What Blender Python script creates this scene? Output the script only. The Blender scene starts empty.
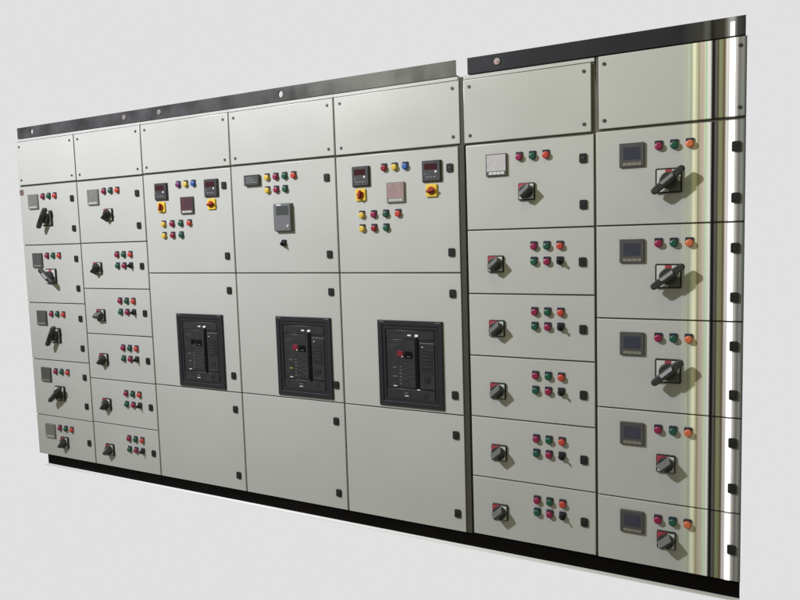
import bpy, bmesh, math, random
from math import radians, pi, cos, sin
random.seed(7)
sc = bpy.context.scene
COL = sc.collection
Z0 = 0.068          # underside of the cabinets above the floor

# ------------------------------------------------------------------ materials
def srgb(r, g, b):
    f = lambda c: (c/255/12.92) if c/255 <= .04045 else ((c/255+.055)/1.055)**2.4
    return (f(r), f(g), f(b), 1)

def mat(name, color, rough=.5, metal=0., spec=.5, emit=0.):
    m = bpy.data.materials.new(name); m.use_nodes = True
    b = m.node_tree.nodes['Principled BSDF']
    b.inputs['Base Color'].default_value = color if len(color) == 4 else (*color, 1)
    b.inputs['Roughness'].default_value = rough
    b.inputs['Metallic'].default_value = metal
    b.inputs['Specular IOR Level'].default_value = spec
    if emit:
        b.inputs['Emission Color'].default_value = b.inputs['Base Color'].default_value
        b.inputs['Emission Strength'].default_value = emit
    return m

def noisy(m, amount=.04, scale=6., bump=0., bscale=400., rvar=0.):
    """slow colour variation, fine orange-peel bump and roughness variation"""
    nt = m.node_tree; N = nt.nodes; L = nt.links
    b = N['Principled BSDF']
    tc = N.new('ShaderNodeTexCoord')
    geo = N.new('ShaderNodeNewGeometry')
    nz = N.new('ShaderNodeTexNoise'); nz.inputs['Scale'].default_value = scale; nz.inputs['Detail'].default_value = 6
    L.new(geo.outputs['Position'], nz.inputs['Vector'])
    mr = N.new('ShaderNodeMapRange'); mr.inputs['To Min'].default_value = 1-amount; mr.inputs['To Max'].default_value = 1+amount
    mr.inputs['From Min'].default_value = .3; mr.inputs['From Max'].default_value = .7
    L.new(nz.outputs['Fac'], mr.inputs['Value'])
    mx = N.new('ShaderNodeMix'); mx.data_type = 'RGBA'; mx.blend_type = 'MULTIPLY'; mx.inputs[0].default_value = 1
    src = b.inputs['Base Color']
    if src.is_linked:
        L.new(src.links[0].from_socket, mx.inputs[6])
    else:
        mx.inputs[6].default_value = src.default_value
    L.new(mr.outputs['Result'], mx.inputs[7])
    L.new(mx.outputs[2], src)
    if bump:
        n2 = N.new('ShaderNodeTexNoise'); n2.inputs['Scale'].default_value = bscale; n2.inputs['Detail'].default_value = 2
        L.new(geo.outputs['Position'], n2.inputs['Vector'])
        bp = N.new('ShaderNodeBump'); bp.inputs['Strength'].default_value = bump; bp.inputs['Distance'].default_value = .001
        L.new(n2.outputs['Fac'], bp.inputs['Height']); L.new(bp.outputs['Normal'], b.inputs['Normal'])
    if rvar:
        r0 = b.inputs['Roughness'].default_value
        m2 = N.new('ShaderNodeMapRange'); m2.inputs['To Min'].default_value = r0-rvar; m2.inputs['To Max'].default_value = r0+rvar
        m2.inputs['From Min'].default_value = .3; m2.inputs['From Max'].default_value = .7
        L.new(nz.outputs['Fac'], m2.inputs['Value']); L.new(m2.outputs['Result'], b.inputs['Roughness'])
    return m

def tinted(m, amount=.022):
    """small batch-to-batch difference between one painted sheet and the next"""
    nt = m.node_tree; N = nt.nodes; L = nt.links; b = N['Principled BSDF']
    oi = N.new('ShaderNodeObjectInfo'); mr = N.new('ShaderNodeMapRange'); mr.inputs['To Min'].default_value = 1-amount; mr.inputs['To Max'].default_value = 1+amount
    L.new(oi.outputs['Random'], mr.inputs['Value'])
    mx = N.new('ShaderNodeMix'); mx.data_type = 'RGBA'; mx.blend_type = 'MULTIPLY'; mx.inputs[0].default_value = 1
    L.new(b.inputs['Base Color'].links[0].from_socket, mx.inputs[6]); L.new(mr.outputs['Result'], mx.inputs[7]); L.new(mx.outputs[2], b.inputs['Base Color'])
    return m
PAINT_COL = (.50, .506, .484, 1)
PAINT = tinted(noisy(mat('cream_grey_powder_coat', PAINT_COL, .37, spec=.42), .025, 2.2, .36, 170, .08))
FRAME_SHADED = noisy(mat('frame_paint_shaded', (.070, .068, .054), .55, spec=.2), .06, 8)  # panel paint as seen in shade, the darkness put into the colour
GAP_SHADE = noisy(mat('door_gap_shade', (.12, .118, .097), .7, spec=.2), .1, 12)  # for a sheet added behind the doors, gap shade put into its colour
PLINTH = noisy(mat('black_plinth_paint', (.0032, .0026, .0022), .75, spec=.08), .4, 4)
LATCHM = noisy(mat('latch_plastic', (.022, .022, .021), .5, spec=.25), .1, 30)
BLACK = noisy(mat('black_plastic', (.018, .018, .018), .5, spec=.3), .15, 30, .1, 500)
DARKGREY = noisy(mat('dark_grey_plastic', (.035, .036, .036), .42, spec=.4), .12, 30, .1, 500)
GREY_LIT_SHADE = mat('plastic_painted_light_shade', (.12, .124, .118), .45, spec=.4)  # grey for painted lit facets and a painted shadow patch
WHITEPL = mat('white_plate', (.62, .64, .61), .4, spec=.4)
WHITEMARK = mat('white_print_and_glint', (.8, .8, .78), .5)
GREYMARK = mat('grey_print_and_glint', (.16, .165, .17), .5)
FAINT = mat('faint_grey_print', (.075, .078, .08), .5)
REDPL = mat('red_plate', (.42, .05, .07), .5)
YELLOWPL = noisy(mat('yellow_plate', (.78, .53, .03), .45), .04, 30)
REDKNOB = mat('red_knob', (.33, .035, .012), .4)
SCREWM = mat('zinc_screw', (.10, .10, .095), .45, metal=.6)
LATCHPIN = mat('latch_pin', (.10, .10, .10), .35, metal=.5)
BEZEL = mat('lamp_bezel', (.025, .027, .05), .3, spec=.6)
LENS = {
 'magenta': mat('magenta_lens', (.26, .012, .065), .33, spec=.6),
 'green': mat('green_lens', (.008, .085, .05), .33, spec=.6),
 'red': mat('orange_red_lens', (.50, .055, .035), .33, spec=.6),
 'yellow': mat('yellow_lens', (.68, .47, .07), .33, spec=.6),
 'blue': mat('blue_lens', (.03, .11, .38), .33, spec=.6),
 'orange': mat('orange_lens', (.62, .16, .065), .33, spec=.6),
 'dark red': mat('dark_red_lens', (.25, .012, .025), .33, spec=.6),
 'purple': mat('purple_lens', (.16, .03, .16), .33, spec=.6),
}
def screen(name, c, rough=.25): return noisy(mat(name, c, rough, spec=.5), .08, 40)
METER_FRAME = mat('meter_frame_grey', (.20, .20, .19), .45)
METER_FRAME_DK = mat('meter_frame_dark', (.075, .075, .076), .45)
SCR_GREY = screen('meter_screen_grey', (.19, .195, .18))
SCR_DARKGREY = screen('meter_screen_dark_grey', (.085, .09, .09))
SCR_MAROON = screen('meter_screen_maroon', (.085, .04, .055))
SCR_PINK = screen('meter_screen_pink', (.34, .24, .24))
SCR_SILVER = screen('meter_screen_silver', (.52, .50, .53))
SCR_BLUE = screen('meter_screen_slate', (.045, .048, .075))
KEYS_TAN = mat('meter_keys_tan', (.22, .21, .17), .5)
KEYS_LIGHT = mat('meter_keys_light', (.45, .45, .43), .5)
RELAY = noisy(mat('relay_case', (.045, .046, .052), .4), .1, 30)
RELAY_SCR = screen('relay_display', (.05, .012, .018), .15)
BIGRELAY = mat('grey_blue_relay_case', (.15, .152, .172), .4)
BIGRELAY_SIDE = mat('relay_side_grey', (.17, .17, .165), .5)
BIGRELAY_SCR = screen('relay_screen_green_grey', (.065, .075, .075), .2)
BRK_BEZEL = noisy(mat('breaker_bezel', (.022, .023, .028), .45, spec=.35), .1, 20, .1, 400)
BRK_FACE = noisy(mat('breaker_face', (.022, .023, .025), .35, spec=.4), .2, 25)
BRK_PANEL = noisy(mat('breaker_panel', (.031, .032, .035), .4, spec=.4), .2, 25)
BRK_SLOT = mat('breaker_slot', (.004, .004, .004), .6, spec=.1)
BRK_RED = mat('breaker_red', (.20, .015, .028), .35)
BRK_YEL = mat('breaker_yellow', (.45, .40, .02), .4)
STEEL = noisy(mat('painted_dark_steel', (.052, .049, .053), .38, metal=.35, spec=.6), .45, 4, .15, 90, .12)
FLOORM = noisy(mat('white_studio_floor', (.95, .95, .955), .8, spec=.1), .006, .7)
TAG = mat('reddish_grey_tag', (.16, .11, .10), .5)
PLUG = noisy(mat('galvanised_plug', (.26, .24, .25), .5, metal=.3), .1, 60)
PINKPLUG = noisy(mat('pinkish_washer', (.40, .31, .29), .5), .1, 60)

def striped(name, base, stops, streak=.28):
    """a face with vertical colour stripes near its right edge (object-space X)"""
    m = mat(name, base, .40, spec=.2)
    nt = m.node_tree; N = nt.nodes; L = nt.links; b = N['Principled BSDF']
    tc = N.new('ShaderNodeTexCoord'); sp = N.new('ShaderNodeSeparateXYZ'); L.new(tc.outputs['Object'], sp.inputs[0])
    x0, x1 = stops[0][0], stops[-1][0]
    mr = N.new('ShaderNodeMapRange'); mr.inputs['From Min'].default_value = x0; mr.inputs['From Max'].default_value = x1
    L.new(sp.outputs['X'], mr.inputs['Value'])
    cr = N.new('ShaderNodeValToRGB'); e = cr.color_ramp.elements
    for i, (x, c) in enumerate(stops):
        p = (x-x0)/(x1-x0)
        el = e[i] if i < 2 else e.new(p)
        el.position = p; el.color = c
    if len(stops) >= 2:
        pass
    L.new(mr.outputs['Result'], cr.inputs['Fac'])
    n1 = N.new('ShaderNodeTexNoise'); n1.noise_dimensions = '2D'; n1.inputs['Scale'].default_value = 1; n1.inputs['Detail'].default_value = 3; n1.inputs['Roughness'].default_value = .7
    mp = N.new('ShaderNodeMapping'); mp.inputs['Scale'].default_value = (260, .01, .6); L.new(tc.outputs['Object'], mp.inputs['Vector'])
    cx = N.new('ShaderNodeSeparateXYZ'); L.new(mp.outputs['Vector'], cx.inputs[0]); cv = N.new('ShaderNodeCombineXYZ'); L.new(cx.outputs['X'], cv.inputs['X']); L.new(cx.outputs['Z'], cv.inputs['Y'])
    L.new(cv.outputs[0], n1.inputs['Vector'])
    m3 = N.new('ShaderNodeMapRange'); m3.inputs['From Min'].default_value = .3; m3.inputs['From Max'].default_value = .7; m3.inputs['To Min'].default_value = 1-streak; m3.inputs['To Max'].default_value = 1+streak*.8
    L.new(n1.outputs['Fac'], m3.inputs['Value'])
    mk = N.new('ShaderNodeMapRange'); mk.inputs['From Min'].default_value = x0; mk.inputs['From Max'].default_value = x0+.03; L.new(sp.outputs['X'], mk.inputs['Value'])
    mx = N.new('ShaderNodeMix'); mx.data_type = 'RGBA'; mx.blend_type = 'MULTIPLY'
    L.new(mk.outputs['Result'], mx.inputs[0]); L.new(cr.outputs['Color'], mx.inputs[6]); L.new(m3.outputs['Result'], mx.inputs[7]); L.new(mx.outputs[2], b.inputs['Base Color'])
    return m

# ------------------------------------------------------------------ mesh building
class MB:
    """collects shapes lying on a plate that faces -Y; y is the height off the plate (towards the viewer)"""
    def __init__(s): s.v = []; s.f = []; s.mi = []; s.mats = []
    def slot(s, m):
        if m not in s.mats: s.mats.append(m)
        return s.mats.index(m)
    def loft(s, loops, m, cap0=True, cap1=True, hi=None):
        k = s.slot(m); kh = s.slot(hi) if hi else k; base = len(s.v); n = len(loops[0])
        for lp in loops: s.v += lp
        for j in range(len(loops)-1):
            for i in range(n):
                a = base+j*n+i; b2 = base+j*n+(i+1) % n
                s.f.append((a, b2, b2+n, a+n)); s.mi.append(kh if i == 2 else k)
        if cap0: s.f.append(tuple(base+i for i in range(n))[::-1]); s.mi.append(k)
        if cap1:
            o = base+(len(loops)-1)*n
            s.f.append(tuple(o+i for i in range(n))); s.mi.append(k)
        return s
    def ext(s, poly, h0, h1, m, ch=0., c=(0, 0), back=True, steps=1):
        """extrude an outline (x, z, counter-clockwise seen from the front) from height h0 to h1 with a chamfer or a rounded rim"""
        cx = sum(p[0] for p in poly)/len(poly); cz = sum(p[1] for p in poly)/len(poly)
        w = max(abs(p[0]-cx) for p in poly); h = max(abs(p[1]-cz) for p in poly)
        def lp(y, inset):
            return [(c[0]+cx+(p[0]-cx)*(1-inset/w), -y, c[1]+cz+(p[1]-cz)*(1-inset/h)) for p in poly]
        L = [lp(h0, 0)]
        if ch:
            for i in range(steps+1):
                a = i/steps*pi/2
                if steps == 1: L.append(lp(h1-ch if i == 0 else h1, 0 if i == 0 else ch))
                else: L.append(lp(h1-ch+ch*sin(a), ch*(1-cos(a))))
        else: L.append(lp(h1, 0))
        return s.loft(L, m, back, True)
    def rect(s, x0, x1, z0, z1, h0, h1, m, ch=0., steps=1):
        return s.ext([(x0, z0), (x1, z0), (x1, z1), (x0, z1)], h0, h1, m, ch, steps=steps)
    def rrect(s, cx, cz, w, h, r, h0, h1, m, ch=0., steps=1, n=5):
        P = []
        for (sx, sz, a0) in ((1, -1, -90), (1, 1, 0), (-1, 1, 90), (-1, -1, 180)):
            for i in range(n+1):
                a = radians(a0+90*i/n); P.append((cx+sx*(w/2-r)+r*cos(a), cz+sz*(h/2-r)+r*sin(a)))
        return s.ext(P, h0, h1, m, ch, steps=steps)
    def disc(s, cx, cz, r, h0, h1, m, ch=0., n=28, steps=1):
        return s.ext([(cx+r*cos(2*pi*i/n), cz+r*sin(2*pi*i/n)) for i in range(n)], h0, h1, m, ch, steps=steps)
    def stadium(s, L, r, h0, h1, m, ch=0., r2=None, n=10):
        P = []
        for i in range(n+1):
            a = radians(-90+180*i/n); P.append((L+r*cos(a), r*sin(a)))
        if r2: P.append((0, r2))
        for i in range(n+1):
            a = radians(90+180*i/n); P.append((-L+r*cos(a), r*sin(a)))
        if r2: P.append((0, -r2))
        return s.ext(P, h0, h1, m, ch)
    def ring(s, W, H, w, h, h0, h1, m, ch=.0):
        """rectangular frame, outer W x H, opening w x h"""
        def q(a, b, y): return [(-a/2, -y, -b/2), (a/2, -y, -b/2), (a/2, -y, b/2), (-a/2, -y, b/2)]
        s.loft([q(W, H, h0), q(W, H, h1-ch), q(W-2*ch, H-2*ch, h1), q(w+2*ch, h+2*ch, h1), q(w, h, h1-ch), q(w, h, h0)], m, False, False)
        return s
    def box(s, x0, x1, y0, y1, z0, z1, m):
        k = s.slot(m); b = len(s.v)
        s.v += [(x0, y0, z0), (x1, y0, z0), (x1, y1, z0), (x0, y1, z0), (x0, y0, z1), (x1, y0, z1), (x1, y1, z1), (x0, y1, z1)]
        for f in ((0, 3, 2, 1), (4, 5, 6, 7), (0, 1, 5, 4), (1, 2, 6, 5), (2, 3, 7, 6), (3, 0, 4, 7)):
            s.f.append(tuple(b+i for i in f)); s.mi.append(k)
        return s
    def mesh(s, name):
        me = bpy.data.meshes.new(name); me.from_pydata(s.v, [], s.f)
        for m in s.mats: me.materials.append(m)
        for p, k in zip(me.polygons, s.mi): p.material_index = k
        bm = bmesh.new(); bm.from_mesh(me); bmesh.ops.recalc_face_normals(bm, faces=bm.faces); bm.to_mesh(me); bm.free()
        me.set_sharp_from_angle(angle=radians(32))
        for p in me.polygons: p.use_smooth = abs(p.normal.y) < .999
        return me

def link(name, me, parent=None, loc=(0, 0, 0), rot=None, label=None):
    o = bpy.data.objects.new(name, me); COL.objects.link(o); o.location = loc
    if rot is not None: o.rotation_euler = rot
    if parent: o.parent = parent
    if label: o['label'] = label
    return o

def thing(name, label, cat, loc, group=None):
    o = bpy.data.objects.new(name, None); COL.objects.link(o); o.location = loc; o.empty_display_size = .1
    o['label'] = label; o['category'] = cat
    if group: o['group'] = group
    return o

# ------------------------------------------------------------------ shared part meshes
LATCH = MB().rrect(0, 0, .031, .039, .006, 0, .007, LATCHM, .002, 2).rrect(0, 0, .016, .020, .003, .007, .0082, BLACK, .0008).mesh('latch')
LATCH_PIN = MB().rect(-.006, .006, -.002, .002, .0082, .009, LATCHPIN).rect(-.002, .002, .0022, .007, .0082, .009, LATCHPIN).mesh('latch_pin')
SCREW = MB().disc(0, 0, .0075, 0, .0035, SCREWM, .0015, 14).mesh('screw')
SCREW_SLOT = MB().rect(-.005, .005, -.001, .001, .0035, .004, BLACK).mesh('screw_slot')
LAMP_BEZEL = MB().rrect(0, .005, .030, .025, .003, 0, .006, BEZEL, .0015).mesh('lamp_bezel')
LENS_ME = {k: MB().disc(0, -.005, .0152, 0, .0165, m, .006, 24, 3).mesh('lens') for k, m in LENS.items()}
SEL_BASE = MB().rrect(0, .005, .030, .025, .003, 0, .006, BEZEL, .0015).disc(0, -.004, .0145, 0, .016, BLACK, .002).mesh('selector_base')
SEL_LEVER = MB().rrect(0, -.004, .0055, .014, .0025, .016, .036, BLACK, .0015).mesh('selector_lever')

# large door rotary: square white plate with black rim and red mark, round boss, bar handle
BIG_PLATE = MB().rrect(0, 0, .098, .098, .006, 0, .010, BLACK, .002).rect(-.043, .043, -.043, .043, .010, .0115, WHITEPL).mesh('switch_plate')
BIG_MARK = MB().rect(-.012, .012, .012, .043, .0115, .0125, REDPL).mesh('position_mark')
BIG_BOSS = MB().disc(0, 0, .033, .0115, .034, DARKGREY, .004, 36, 2).rect(.0, .043, -.043, -.004, .0115, .0122, GREY_LIT_SHADE).mesh('boss')  # grey rectangle paints the boss shadow onto the plate's lower right
def big_handle():
    b = MB(); b.stadium(.063, .0132, .034, .056, DARKGREY, .005, r2=.016)
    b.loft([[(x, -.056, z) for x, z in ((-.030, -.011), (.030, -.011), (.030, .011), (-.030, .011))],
            [(x, -.064, z) for x, z in ((-.026, -.006), (.026, -.006), (.026, -.001), (-.026, -.001))]], DARKGREY, hi=GREY_LIT_SHADE)  # upper facet painted paler, as if lit
    return b.mesh('handle')
BIG_HANDLE = big_handle()
SM_PLATE = MB().rrect(0, 0, .073, .075, .005, 0, .010, BLACK, .002).rect(-.0315, .0315, -.032, .032, .010, .0115, WHITEPL).mesh('switch_plate')
SM_MARK = MB().rect(-.0335, .004, .006, .0345, .0115, .0125, REDPL).mesh('position_mark')
def knob():
    b = MB(); b.disc(0, 0, .0305, .0115, .024, DARKGREY, .003, 32, 2)
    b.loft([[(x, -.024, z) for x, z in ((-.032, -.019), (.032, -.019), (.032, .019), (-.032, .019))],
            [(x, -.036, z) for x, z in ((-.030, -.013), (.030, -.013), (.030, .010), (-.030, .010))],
            [(x, -.049, z) for x, z in ((-.026, -.007), (.026, -.007), (.026, -.001), (-.026, -.001))]], DARKGREY, hi=GREY_LIT_SHADE)  # lit upper side of the grip put in as grey colour
    return b.mesh('handle')
SM_KNOB = knob()
YEL_PLATE = MB().rrect(0, 0, .055, .058, .004, 0, .009, YELLOWPL, .002).mesh('switch_plate')
def yknob():
    b = MB(); b.disc(0, 0, .018, .009, .017, REDKNOB, .003, 26)
    b.stadium(.016, .0065, .017, .027, REDKNOB, .003); return b.mesh('handle')
YEL_KNOB = yknob()

def meter_me(frame):
    b = MB(); b.rrect(0, 0, .096, .096, .003, 0, .010, frame, .002); return b.mesh('meter_case')
def screen_me(s, big=True): return MB().rect(*((-.043, .043, -.027, .044) if big else (-.032, .032, -.018, .031)), .010, .0108, s).mesh('screen')
def keys_me(k):
    b = MB()
    for i in range(4): b.rect(-.034+i*.018, -.0175+i*.018, -.042, -.030, .010, .0112, k)
    return b.mesh('keys')
METERS = {}
for nm, fr, s, k in (('grey', METER_FRAME, SCR_GREY, KEYS_LIGHT), ('dark grey', METER_FRAME_DK, SCR_DARKGREY, KEYS_TAN),
                     ('maroon', METER_FRAME_DK, SCR_MAROON, KEYS_LIGHT), ('pinkish', METER_FRAME, SCR_PINK, KEYS_LIGHT),
                     ('silvery', METER_FRAME_DK, SCR_SILVER, WHITEPL), ('slate blue', METER_FRAME_DK, SCR_BLUE, KEYS_TAN)):
    METERS[nm] = (meter_me(fr), screen_me(s, nm != 'slate blue'), keys_me(k))
RELAY_ME = MB().rrect(0, 0, .098, .098, .003, 0, .008, RELAY, .002).rrect(0, 0, .093, .093, .003, .008, .014, RELAY, .003).mesh('relay_case')
RELAY_SCREEN = MB().rect(-.033, .030, .006, .034, .014, .0148, RELAY_SCR).mesh('display')
def relay_keys():
    b = MB(); b.disc(.024, -.004, .0055, .014, .0155, WHITEMARK, .001, 14); b.disc(-.029, -.012, .004, .014, .015, GREYMARK, 0, 12)
    for i in range(3): b.rect(-.026+i*.018, -.013+i*.018, -.030, -.024, .014, .0148, GREYMARK)
    return b.mesh('keys')
RELAY_KEYS = relay_keys()

# ------------------------------------------------------------------ part builders (parent = cabinet or door)
def at(x, z): return (x, 0, z+Z0)
def add_lamp(p, ox, x, z, colour):
    b = link('indicator_lamp', LAMP_BEZEL, p, (x-ox, 0, z+Z0), label=colour+' indicator lamp')
    link('lens', LENS_ME[colour], b)
def add_selector(p, ox, x, z, rot=0):
    b = link('selector_switch', SEL_BASE, p, (x-ox, 0, z+Z0), label='black selector switch with protruding lever')
    link('lever', SEL_LEVER, b, rot=(0, -radians(rot), 0))
def add_meter(p, ox, x, z, kind):
    c, s, k = METERS[kind]
    b = link('panel_meter', c, p, (x-ox, 0, z+Z0), label='square meter with %s screen' % kind)
    link('screen', s, b); link('keys', k, b)
def add_big_switch(p, ox, x, z, ang):
    b = link('rotary_switch', BIG_PLATE, p, (x-ox, 0, z+Z0), label='large rotary switch with black bar handle')
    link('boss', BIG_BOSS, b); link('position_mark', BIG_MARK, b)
    link('handle', BIG_HANDLE, b, rot=(0, -radians(ang), 0))
def add_knob(p, ox, x, z, ang=42):
    b = link('rotary_switch', SM_PLATE, p, (x-ox, 0, z+Z0), label='small rotary switch with black grip knob')
    link('position_mark', SM_MARK, b); link('handle', SM_KNOB, b, rot=(0, -radians(ang), 0))
def add_yellow(p, ox, x, z, ang):
    b = link('rotary_switch', YEL_PLATE, p, (x-ox, 0, z+Z0), label='yellow selector plate with red knob')
    link('handle', YEL_KNOB, b, rot=(0, -radians(ang), 0))
def add_relay(p, ox, x, z):
    b = link('protection_relay', RELAY_ME, p, (x-ox, 0, z+Z0)); link('display', RELAY_SCREEN, b); link('keys', RELAY_KEYS, b)
def add_latch(door, ox, x, z, open_=False):
    l = link('latch', LATCH, door, (x-ox, 0, z+Z0), label='latch with pale metal insert' if open_ else None)
    if open_: link('latch_insert', LATCH_PIN, l)
    return l

def breaker(p, ox, x, z, dash=WHITEMARK, mid=None, btn=BRK_RED):
    W, H = .346, .424
    b = MB(); b.ring(W, H, W-.052, H-.052, 0, .010, BRK_BEZEL, .003); b.ring(W-.052, H-.052, W-.084, H-.086, 0, .006, BRK_BEZEL, .002)
    b.rect(-W/2+.03, W/2-.03, -H/2+.03, H/2-.03, 0, .0012, BRK_FACE)
    o = link('circuit_breaker', b.mesh('breaker_bezel'), p, (x-ox, 0, z+Z0))
    for sx in (-1, 1): link('corner_glint', MB().rect(sx*.150-.013, sx*.150+.013, .2035, .2075, .010, .0106, GREYMARK).mesh('corner_glint'), o)  # highlights on the upper bezel corners, painted as pale bars
    b = MB(); b.rect(-.128, .128, .122, .166, .0012, .0045, BRK_PANEL, .002); b.rect(-.122, .027, -.118, .120, .0012, .006, BRK_PANEL, .002)
    link('faceplate', b.mesh('faceplate'), o)
    b = MB(); b.rect(.050, .128, -.118, .100, .0012, .0055, BRK_PANEL, .002)
    b.rect(.052, .126, .103, .107, .0012, .005, GREYMARK, .001)
    b.rect(.060, .118, -.030, .070, .0055, .0062, BRK_FACE); b.disc(.088, -.07, .016, .0055, .008, BRK_FACE, .001)
    for k in range(5):
        b.rect(.064, .064+.030+.006*((k*7) % 3), .060-.017*k, .0618-.017*k, .0062, .0066, FAINT)
    for k in range(4): b.rect(.060+.015*k, .070+.015*k, -.105, -.1025, .0055, .006, FAINT)
    b.rect(.062, .070, .085, .089, .0055, .0062, WHITEMARK)
    link('trip_unit', b.mesh('trip_unit'), o)
    b = MB(); b.rrect(.0385, .008, .012, .258, .004, .0012, .005, BRK_SLOT)
    b.rrect(.0385, .140, .020, .012, .004, .005, .011, WHITEMARK, .002); b.rrect(-.002, .141, .020, .008, .003, .0045, .006, WHITEMARK, .001); b.rrect(.042, -.124, .018, .008, .003, .006, .0075, WHITEMARK if mid is None and btn is BRK_RED else BRK_SLOT, .001)  # the two upper white tabs are lamp glints painted on
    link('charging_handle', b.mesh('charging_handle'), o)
    link('push_button', MB().rrect(-.052, .050, .034, .028, .003, .006, .010, btn, .002).disc(-.040, .037, .0035, .010, .0112, WHITEMARK if btn is BRK_RED else GREYMARK, .0005, 12).mesh('button'), o)
    link('push_button', MB().rrect(-.008, .046, .040, .034, .003, .006, .0095, BRK_SLOT, .002).rect(-.016, .004, .036, .039, .0095, .010, GREYMARK).mesh('button'), o)
    b = MB()
    for k, zz in enumerate((-.018, -.062, -.110)):
        b.rect(-.094, -.074, zz-.0022, zz+.0022, .006, .0065, (mid if (k == 1 and mid) else (dash if k == 2 else GREYMARK)))
        b.rect(-.092, -.078, zz-.012, zz-.010, .006, .0065, BRK_FACE)
    for k in range(9): b.rect(-.040+.03*(k % 2), -.016+.03*(k % 2)+.004*((k*5) % 3), -.098+.0125*k, -.0962+.0125*k, .006, .0064, FAINT)
    b.rect(-.112, -.062, .092, .0945, .006, .0064, FAINT); b.rect(-.112, -.080, .084, .086, .006, .0064, FAINT)
    for k in range(6): b.rect(-.058, -.048, -.1+.017*k, -.096+.017*k, .006, .0065, GREYMARK)
    link('printed_marks', b.mesh('marks'), o)
    b = MB(); b.rect(-.128, .128, -.172, -.122, .0012, .0075, BRK_PANEL, .002)
    for zz in (-.142, -.156): b.rect(-.034, -.012, zz-.002, zz+.002, .0075, .008, WHITEMARK if zz < -.15 else GREYMARK)
    b.rect(.070, .092, -.160, -.134, .0075, .0085, BRK_FACE)
    link('lower_flap', b.mesh('flap'), o)
    return o

# ------------------------------------------------------------------ cabinets (positions taken from image pixels, mapped onto the front plane)
GROUP = 'grey switchgear cabinets standing in one row'
DEPTH = .80
def cabinet(label, x0, x1, top, r1, rows, dx0=None, dx1=None, cx0=None, cx1=None, door_mat=PAINT, screw_in=.032, gap_x=None):
    """carcass, added sheet behind the door gaps, cover plate with screws and one door per row; returns (root, doors, ox)"""
    ox = (x0+x1)/2
    root = thing('switchgear_cabinet', label, 'electrical cabinet', (ox, 0, 0), GROUP)
    dx0 = x0+.0045 if dx0 is None else dx0; dx1 = x1-.0045 if dx1 is None else dx1
    cx0 = dx0 if cx0 is None else cx0; cx1 = dx1 if cx1 is None else cx1
    b = MB(); b.box(x0+.001-ox, x1-.001-ox, .0245, DEPTH, Z0, 2.118+Z0, PAINT); link('carcass', b.mesh('carcass'), root)
    # top edge of the frame, seen above the cover plate
    if top < 2.11:
        b = MB(); b.box(x0+.001-ox, x1-.001-ox, .006, .0243, top+.004+Z0, top+.018+Z0, PAINT); link('top_rail', b.mesh('rail'), root)
    b = MB(); b.box(x0+.002-ox, x1-.002-ox, .0115, .0243, Z0+.001, top+.003+Z0, GAP_SHADE); link('gap_backing', b.mesh('gap_backing'), root)
    b = MB(); b.rect(cx0-ox, cx1-ox, r1+.006+Z0, top+Z0, -.011, 0, door_mat, .003, 2)
    cv = link('cover_plate', b.mesh('cover_plate'), root)
    for sx in (cx0+screw_in, cx1-screw_in):
        for sz in (r1+.006+.032, top-.032):
            s = link('screw', SCREW, cv, (sx-ox, 0, sz+Z0), rot=(0, random.uniform(0, 3), 0))
            link('slot', SCREW_SLOT, s)
    if gap_x:
        b = MB(); b.box(gap_x[0]-ox, gap_x[1]-ox, .009, .0114, Z0+.001, r1+Z0, BLACK); link('gap_shade_strip', b.mesh('gap_shade_strip'), root)  # black strip standing in for the shadow between two cabinets
    doors = []
    zs = [r1-.006]+list(rows)
    for i in range(len(zs)-1):
        hi = zs[i]-(.003 if i else 0); lo = zs[i+1]+.003 if i < len(zs)-2 else zs[i+1]
        b = MB(); b.rect(dx0-ox, dx1-ox, lo+Z0, hi+Z0, -.011, 0, door_mat, .003, 2)
        doors.append(link('door', b.mesh('door'), root))
    return root, doors, ox

# 1 -- five feeders with bar handles
r, d, ox = cabinet('leftmost cabinet of the row, five doors with meters and black bar handle switches', 0, .569, 2.099, 1.812,
                   (1.421, 1.038, .655, .272, .0))
for i, (zm, zl) in enumerate(((1.704, 1.737), (1.320, 1.353), (.938, .970), (.556, .587), (.171, .203))):
    add_meter(r, ox, .146, zm, 'grey' if i in (0, 4) else 'dark grey')
    for x, c in ((.244, 'magenta'), (.303, 'green'), (.361, 'red')): add_lamp(r, ox, x, zl, c)
for i, (z, a) in enumerate(((1.592, 56), (1.216, -38), (.826, 58), (.437, 40))): add_big_switch(r, ox, .272, z, a)
add_knob(r, ox, .283, .105)
for i, zz in enumerate(((1.708, 1.520), (1.327, 1.138), (.943, .751), (.561, .371), (.128,))):
    for z in zz: add_latch(d[i], ox, .521, z)
link('hinge_tag', MB().rrect(0, 0, .036, .036, .003, 0, .003, TAG, .001).mesh('tag'), r, (.030-ox, 0, 1.770+Z0))

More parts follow.
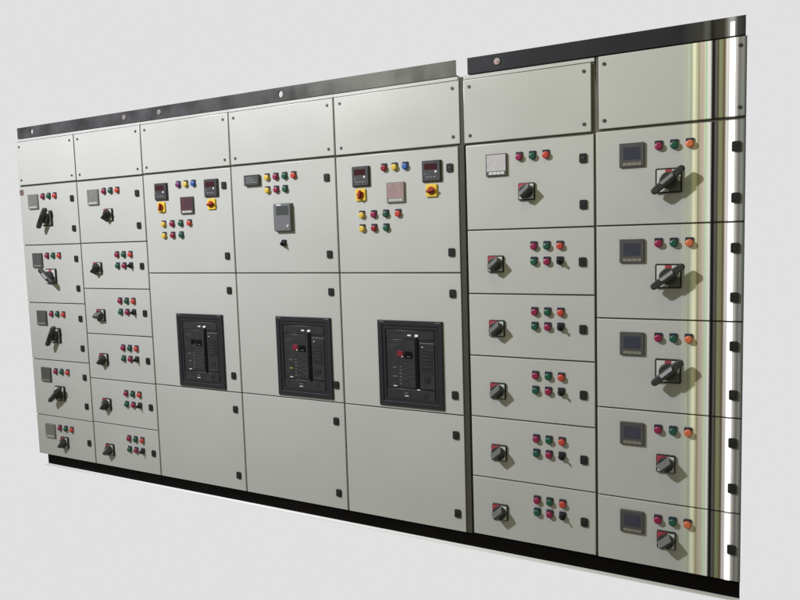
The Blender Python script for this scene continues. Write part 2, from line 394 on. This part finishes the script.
# 2 -- six doors, knob switches
r, d, ox = cabinet('second cabinet from the left, six doors with black knob switches and one meter at top', .569, 1.146, 2.099, 1.811,
                   (1.423, 1.138, .851, .563, .277, .0))
add_meter(r, ox, .717, 1.704, 'grey')
for x, c in ((.815, 'magenta'), (.873, 'green'), (.931, 'red')): add_lamp(r, ox, x, 1.739, c)
add_knob(r, ox, .843, 1.592)
for z in (1.709, 1.519): add_latch(d[0], ox, 1.094, z)
for i, (za, zb, zk, zl) in enumerate(((1.352, 1.284, 1.266, 1.277), (1.069, 1.0, .972, .993), (.778, .710, .693, .703), (.492, .423, .405, .417), (.206, .137, .110, .131))):
    for x, c in ((.894, 'magenta'), (.951, 'green'), (1.008, 'red')): add_lamp(r, ox, x, za, c)
    add_lamp(r, ox, .894, zb, 'green'); add_lamp(r, ox, .951, zb, 'magenta'); add_selector(r, ox, 1.007, zb, 15*i-20)
    add_knob(r, ox, .716, zk, (40, 6, 40, 44, 38)[i])
    add_latch(d[i+1], ox, 1.097, zl)

def relay_bay(label, x0, x1, meter, left, rgb, **k):
    """cabinet with two relays, yellow switches, a breaker door and a plain lower door; left = x of the left relay"""
    r, d, ox = cabinet(label, x0, x1, 2.099, 1.814, (1.235, .565, .0), **k)
    sh = .0045*(4.24-left)            # relays and switch plates slid sideways along the camera's line of sight, once made flatter
    add_relay(r, ox, left-sh, 1.706); add_relay(r, ox, left+.377-sh, 1.706)
    add_meter(r, ox, left+.180, 1.619, meter)
    add_yellow(r, ox, left-.004-sh, 1.617, 78); add_yellow(r, ox, left+.374-sh, 1.617, 12)
    for i, c in enumerate(rgb): add_lamp(r, ox, left+.121+.0565*i, 1.742, c)
    for i, c in enumerate(('yellow', 'magenta', 'green', 'red')): add_lamp(r, ox, left-.009+.0662*i, 1.523, c)
    for i, c in enumerate(('yellow', 'dark red', 'green')): add_lamp(r, ox, left-.009+.0662*i, 1.457, c)
    for i, z in ((0, 1.715), (0, 1.330), (1, 1.139), (1, .660), (2, .468), (2, .087)): add_latch(d[i], ox, x0+.611 if left < 2 else 3.086, z, i == 0 and z < 1.5 and left < 2 or i == 0 and z > 1.5 and left > 2)
    return r, d, ox

r, d, ox = relay_bay('third cabinet from the left, with two dark relays around a maroon meter above a breaker', 1.146, 1.8075, 'maroon', 1.305,
                     ('purple', 'yellow', 'blue'))
breaker(r, ox, 1.5265, .789, btn=BRK_SLOT)

# 4 -- bus coupler with one large relay
r, d, ox = cabinet('middle cabinet with one large grey-blue relay above a breaker and no yellow switches', 1.8075, 2.475, 2.099, 1.815, (1.235, .566, .0))
b = MB().rrect(0, 0, .100, .056, .003, 0, .016, RELAY, .002)
o = link('panel_meter', b.mesh('meter_case'), r, (1.957-ox, 0, 1.729+Z0), label='wide dark display')
b = MB()
for k in range(3): b.rect(-.034, .034-.012*k, -.014+.012*k, -.009+.012*k, .016, .0166, GREYMARK)
link('screen', MB().rect(-.042, .042, -.019, .020, .016, .0164, SCR_DARKGREY).mesh('screen'), o)
link('printed_marks', b.mesh('marks'), o)
for i, c in enumerate(('yellow', 'magenta', 'green', 'red')): add_lamp(r, ox, 2.053+.0567*i, 1.742, c)
for i, c in enumerate(('yellow', 'magenta', 'green')): add_lamp(r, ox, 2.053+.0567*i, 1.675, c)
b = MB().rrect(0, 0, .112, .146, .003, 0, .008, BIGRELAY_SIDE, .002).rrect(-.002, 0, .106, .140, .003, .008, .022, BIGRELAY, .002)
o = link('protection_relay', b.mesh('relay_case'), r, (2.152-ox, 0, 1.526+Z0))
link('display', MB().rect(-.036, .042, .012, .058, .022, .0228, BIGRELAY_SCR).mesh('display'), o)
b = MB()
for k in range(4): b.rect(-.042, .040-.016*(k == 3), -.004-.014*k, -.001-.014*k, .022, .0225, GREYMARK)
b.disc(.034, -.046, .008, .022, .025, KEYS_LIGHT, .001); b.rrect(-.02, .064, .03, .006, .002, .022, .0228, WHITEMARK)
link('keys', b.mesh('keys'), o)
add_selector(r, ox, 2.143, 1.393, 0)
for i, z in ((0, 1.714), (0, 1.330), (1, 1.139), (1, .659), (2, .468), (2, .086)): add_latch(d[i], ox, 2.422 if i != 1 or z > 1 else 2.432, z)
breaker(r, ox, 2.2405, .793, mid=BRK_YEL)

# 5 -- second relay bay
r, d, ox = relay_bay('cabinet left of the dark vertical gap, two relays around a pale pink meter, breaker below', 2.475, 3.131, 'pinkish', 2.628,
                     ('dark red', 'yellow', 'blue'), cx1=3.138)
breaker(r, ox, 2.859, .793)
b = MB(); b.box(3.1315-ox, 3.1552-ox, .004, .0112, Z0, 1.812+Z0, FRAME_SHADED); b.box(3.1390-ox, 3.1570-ox, .005, .0112, 1.8125+Z0, 2.112+Z0, FRAME_SHADED); link('corner_post', b.mesh('post'), r)

# 6 -- six doors, knob switches
r, d, ox = cabinet('second cabinet from the right, six doors with black knob switches and one silvery meter', 3.157, 3.730, 2.096, 1.812,
                   (1.428, 1.140, .855, .570, .285, .006), dx0=3.166, dx1=3.7255, cx0=3.159, cx1=3.716, screw_in=.028, gap_x=(3.1554, 3.1655))
add_meter(r, ox, 3.309, 1.711, 'silvery')
for i, c in enumerate(('magenta', 'green', 'red')): add_lamp(r, ox, 3.412+.0583*i, 1.742, c)
add_knob(r, ox, 3.443, 1.588)
for z in (1.712, 1.521): add_latch(d[0], ox, 3.683, z, z > 1.6)
for i, (za, zb, zk, zl) in enumerate(((1.355, 1.288, 1.275, 1.281), (1.068, 1.003, .985, .994), (.785, .718, .699, .710), (.499, .433, .411, .425), (.218, .162, .131, .147))):
    for k, c in enumerate(('magenta', 'green', 'red')): add_lamp(r, ox, 3.471+.0568*k, za, c)
    add_lamp(r, ox, 3.471, zb, 'green'); add_lamp(r, ox, 3.5275, zb, 'magenta'); add_selector(r, ox, 3.584, zb, 8*i-10)
    add_knob(r, ox, 3.298, zk)
    add_latch(d[i+1], ox, 3.678, zl)

ADDED_GLOW = mat('added_white_glow', (.9, .9, .9), .5, emit=.75)  # added glow to brighten the white stripe, not a lamp
# 7 -- five feeders; right edge of doors and cover striped after the image's smeared pixel columns
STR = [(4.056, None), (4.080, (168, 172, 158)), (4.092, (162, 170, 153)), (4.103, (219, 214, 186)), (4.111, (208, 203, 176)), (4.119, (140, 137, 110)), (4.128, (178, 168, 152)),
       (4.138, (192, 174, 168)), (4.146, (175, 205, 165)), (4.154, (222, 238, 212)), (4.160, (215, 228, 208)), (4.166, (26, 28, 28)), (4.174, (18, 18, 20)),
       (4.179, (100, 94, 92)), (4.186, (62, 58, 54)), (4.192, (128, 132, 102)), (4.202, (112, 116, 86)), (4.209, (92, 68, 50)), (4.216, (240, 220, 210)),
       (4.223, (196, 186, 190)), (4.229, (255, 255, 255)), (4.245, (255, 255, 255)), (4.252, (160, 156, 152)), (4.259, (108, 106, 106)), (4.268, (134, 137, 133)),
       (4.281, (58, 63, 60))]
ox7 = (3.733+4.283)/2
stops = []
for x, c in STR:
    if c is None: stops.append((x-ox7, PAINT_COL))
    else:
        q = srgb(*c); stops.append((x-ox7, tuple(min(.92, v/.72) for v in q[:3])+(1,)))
STRIPED = noisy(striped('paint_with_image_smear_stripes', PAINT_COL, stops), .02, 3.5, .1, 260)
r, d, ox = cabinet('rightmost cabinet of the row, its doors edged with vertical black, white and green stripes copied from the image smear', 3.733, 4.283, 2.114, 1.818,
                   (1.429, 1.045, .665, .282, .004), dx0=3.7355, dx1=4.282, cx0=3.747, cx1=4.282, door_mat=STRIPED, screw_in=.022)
for i, (zm, zl) in enumerate(((1.709, 1.740), (1.324, 1.357), (.943, .975), (.565, .596), (.186, .215))):
    add_meter(r, ox, 3.876, zm, 'slate blue')
    for k, c in enumerate(('magenta', 'green', 'orange')): add_lamp(r, ox, 3.977+.0565*k, zl, c)
for z, a in ((1.599, 40), (1.222, 38), (.838, 42)): add_big_switch(r, ox, 4.014, z, a)
add_knob(r, ox, 4.007, .453); add_knob(r, ox, 4.010, .130)
for i, zz in enumerate(((1.712, 1.520), (1.330, 1.140), (.950, .758), (.567, .384), (.134,))):
    for z in zz: add_latch(d[i], ox, 4.250, z)

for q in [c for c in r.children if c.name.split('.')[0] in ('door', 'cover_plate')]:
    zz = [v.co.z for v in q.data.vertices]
    link('added_glow_strip', MB().rect(4.2245-ox, 4.2445-ox, min(zz)+.001, max(zz)-.001, 0, .0014, ADDED_GLOW).mesh('added_glow_strip'), q, label='added glowing white vertical strip')

# ------------------------------------------------------------------ lifting beams on top
def beam(label, x0, x1, holes, plugs, steel=STEEL):
    zb, zt = 2.118+Z0+.002, 2.190+Z0
    ox = (x0+x1)/2
    root = thing('lifting_channel', label, 'steel channel', (ox, 0, zb))
    ya, yb = .004, .012
    v = []; f = []
    def add(pts):
        b = len(v); v.extend(pts); return list(range(b, b+len(pts)))
    hz = (zb+zt)/2 + .001; rr = .0145; hw = .03
    cuts = [x0]
    for hx in holes: cuts += [hx-hw, hx+hw]
    cuts.append(x1)
    for i in range(0, len(cuts), 2):
        a, c = cuts[i], cuts[i+1]
        for y in (ya, yb):
            q = add([(a, y, zb), (c, y, zb), (c, y, zt), (a, y, zt)]); f.append(q)
    n = 32
    for hx in holes:
        R = {}
        for y in (ya, yb):
            outer = []; inner = []
            for i in range(n):
                t = 2*pi*i/n; cx, cz = cos(t), sin(t)
                H = (zt-hz) if cz > 0 else (hz-zb)
                k = min(hw/abs(cx) if abs(cx) > 1e-6 else 9, H/abs(cz) if abs(cz) > 1e-6 else 9)
                outer.append((hx+cx*k, y, hz+cz*k)); inner.append((hx+cx*rr, y, hz+cz*rr*1.15))
            # snap the nearest samples to the corners so the plate stays rectangular
            for X, Zc in ((hx-hw, zb), (hx+hw, zb), (hx+hw, zt), (hx-hw, zt)):
                j = min(range(n), key=lambda i: (outer[i][0]-X)**2+(outer[i][2]-Zc)**2); outer[j] = (X, y, Zc)
            o = add(outer); q = add(inner); R[y] = q
            for i in range(n): f.append([o[i], o[(i+1) % n], q[(i+1) % n], q[i]])
        for i in range(n): f.append([R[ya][i], R[ya][(i+1) % n], R[yb][(i+1) % n], R[yb][i]])
    q = add([(x0, ya, zt), (x1, ya, zt), (x1, yb, zt), (x0, yb, zt)]); f.append(q)
    for x in (x0, x1):
        q = add([(x, ya, zb), (x, yb, zb), (x, yb, zt), (x, ya, zt)]); f.append(q)
    me = bpy.data.meshes.new('web'); me.from_pydata([(p[0]-ox, p[1], p[2]-zb) for p in v], [], f)
    bm = bmesh.new(); bm.from_mesh(me); bmesh.ops.remove_doubles(bm, verts=bm.verts, dist=1e-5); bmesh.ops.recalc_face_normals(bm, faces=bm.faces); bm.to_mesh(me); bm.free()
    me.materials.append(steel)
    link('web', me, root)
    link('flange', MB().box(x0-ox, x1-ox, yb+.001, .075, 0.0, .006, STEEL).mesh('flange'), root)
    for px, m in plugs:
        link('bolt', MB().disc(0, 0, .0145, 0, .005, m, .002, 20).disc(0, 0, .006, .005, .008, m, .001, 14).mesh('bolt'), root, (px-ox, ya, hz-zb))
    return root
oxa = (.024+3.123)/2
STEEL1 = noisy(striped('dark_steel_painted_glare', (.055, .052, .057, 1), [(x-oxa, (*c, 1)) for x, c in ((.0, (.060, .056, .061)), (1.4, (.050, .048, .051)), (2.1, (.042, .041, .041)), (2.35, (.075, .075, .066)), (2.7, (.125, .126, .108)), (3.123, (.115, .116, .098)))], 0), .4, 7, .15, 90, .12)  # paler right stretch is lamp glare put into the steel colour
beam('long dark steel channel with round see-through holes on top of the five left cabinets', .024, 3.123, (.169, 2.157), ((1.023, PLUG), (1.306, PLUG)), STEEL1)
oxb = (3.180+4.277)/2
STEEL2 = noisy(striped('dark_steel_with_image_smear', (.03, .03, .034, 1), [(x-oxb, (*(v for v in c), 1)) for x, c in ((4.06, (.022, .023, .028)), (4.10, (.05, .05, .045)), (4.13, (.06, .056, .052)),
    (4.145, (.12, .13, .115)), (4.155, (.10, .105, .10)), (4.163, (.012, .012, .012)), (4.18, (.04, .036, .03)), (4.205, (.045, .045, .032)), (4.215, (.18, .16, .15)), (4.225, (.42, .41, .41)), (4.238, (.36, .36, .36)), (4.25, (.06, .06, .06)), (4.277, (.02, .022, .024)))]), .2, 5, .1, 90)  # right end repeats the smeared pixel columns of the image
cb = beam('shorter blackish steel channel on top of the two rightmost cabinets, one pinkish bolt', 3.180, 4.277, (), ((3.318, PINKPLUG),), STEEL2)

link('added_glow_strip', MB().rect(4.2255-oxb, 4.2415-oxb, 0.001, .052, -.003, -.0026, ADDED_GLOW).mesh('added_glow_strip'), cb, label='added glowing white vertical strip')

# ------------------------------------------------------------------ plinth and floor
pl = thing('base_plinth', 'black base plinth running under the whole row of cabinets', 'plinth', (2.17, 0, 0))
link('front_rail', MB().box(.075-2.17, 4.281-2.17, .012, .060, .0, Z0-.001, PLINTH).mesh('rail'), pl)
link('rear_rail', MB().box(.075-2.17, 4.281-2.17, DEPTH-.07, DEPTH-.02, .0, Z0-.001, PLINTH).mesh('rail'), pl)
for x in (.075, 2.13, 4.231):
    link('cross_rail', MB().box(x-2.17, x+.05-2.17, .061, DEPTH-.071, .0, Z0-.001, PLINTH).mesh('rail'), pl)
b = MB(); x0, x1, y0, y1 = .074, 4.2815, -.012, DEPTH
b.box(x0, x1, y0, y1, -.004, 0, FLOORM)
fl = link('floor', b.mesh('floor')); fl['kind'] = 'structure'; fl['label'] = 'narrow band of pale floor under the black plinth'; fl['category'] = 'floor'

# ------------------------------------------------------------------ light
w = bpy.data.worlds.new('World'); sc.world = w; w.use_nodes = True
nt = w.node_tree; N = nt.nodes; L = nt.links
bg = N['Background']; tc = N.new('ShaderNodeTexCoord'); sp = N.new('ShaderNodeSeparateXYZ'); L.new(tc.outputs['Generated'], sp.inputs[0])
m1 = N.new('ShaderNodeMapRange'); m1.interpolation_type = 'SMOOTHSTEP'      # pale studio backdrop behind, dim warm hall in front
m1.inputs['From Min'].default_value = .36; m1.inputs['From Max'].default_value = .0
L.new(sp.outputs['Y'], m1.inputs['Value'])
mx = N.new('ShaderNodeMix'); mx.data_type = 'RGBA'
mx.inputs[6].default_value = (.752, .752, .752, 1); mx.inputs[7].default_value = (.225, .218, .165, 1)
L.new(m1.outputs['Result'], mx.inputs[0]); L.new(mx.outputs[2], bg.inputs['Color']); bg.inputs['Strength'].default_value = 1

def aim(o, t):
    from mathutils import Vector
    o.rotation_euler = (Vector(t)-o.location).to_track_quat('-Z', 'Y').to_euler()
ld = bpy.data.lights.new('ceiling_lamp', 'SPOT'); lo = bpy.data.objects.new('ceiling_lamp', ld); COL.objects.link(lo)
lo.location = (-.25, -3.55, 4.46); aim(lo, (2.5, 0, 3.5))
ld.energy = 1395; ld.color = (.99, 1.0, 1.065); ld.spot_size = radians(143); ld.spot_blend = 1.; ld.shadow_soft_size = .12

l2 = bpy.data.lights.new('added_warm_fill', 'AREA'); lo2 = bpy.data.objects.new('added_warm_fill', l2); COL.objects.link(lo2)  # added fill that yellows the upper right plates, no known lamp
l2.shape = 'DISK'; l2.size = .9; l2.energy = 7.5; l2.color = (1, .97, .30)
lo2.location = (3.4, -1.35, 3.75); aim(lo2, (3.5, 0, 2.0))

# ------------------------------------------------------------------ camera
yaw, pitch, roll = -0.46664314, -0.08373298, -0.03032877
from mathutils import Matrix, Vector
F = Vector((sin(yaw)*cos(pitch), cos(yaw)*cos(pitch), sin(pitch))); R0 = Vector((cos(yaw), -sin(yaw), 0)); U0 = R0.cross(F)
R = cos(roll)*R0+sin(roll)*U0; U = -sin(roll)*R0+cos(roll)*U0
cd = bpy.data.cameras.new('camera'); co = bpy.data.objects.new('camera', cd); COL.objects.link(co)
M = Matrix((R, U, -F)).transposed().to_4x4(); M.translation = Vector((4.238, -2.8285, 1.4213+Z0)); co.matrix_world = M
cd.sensor_width = 36; cd.lens = 36*660/800; cd.shift_y = -10.61/800; cd.clip_end = 500; cd.clip_start = .05
sc.camera = co
sc.view_settings.view_transform = 'Standard'; sc.view_settings.look = 'None'; sc.view_settings.exposure = 0; sc.view_settings.gamma = 1
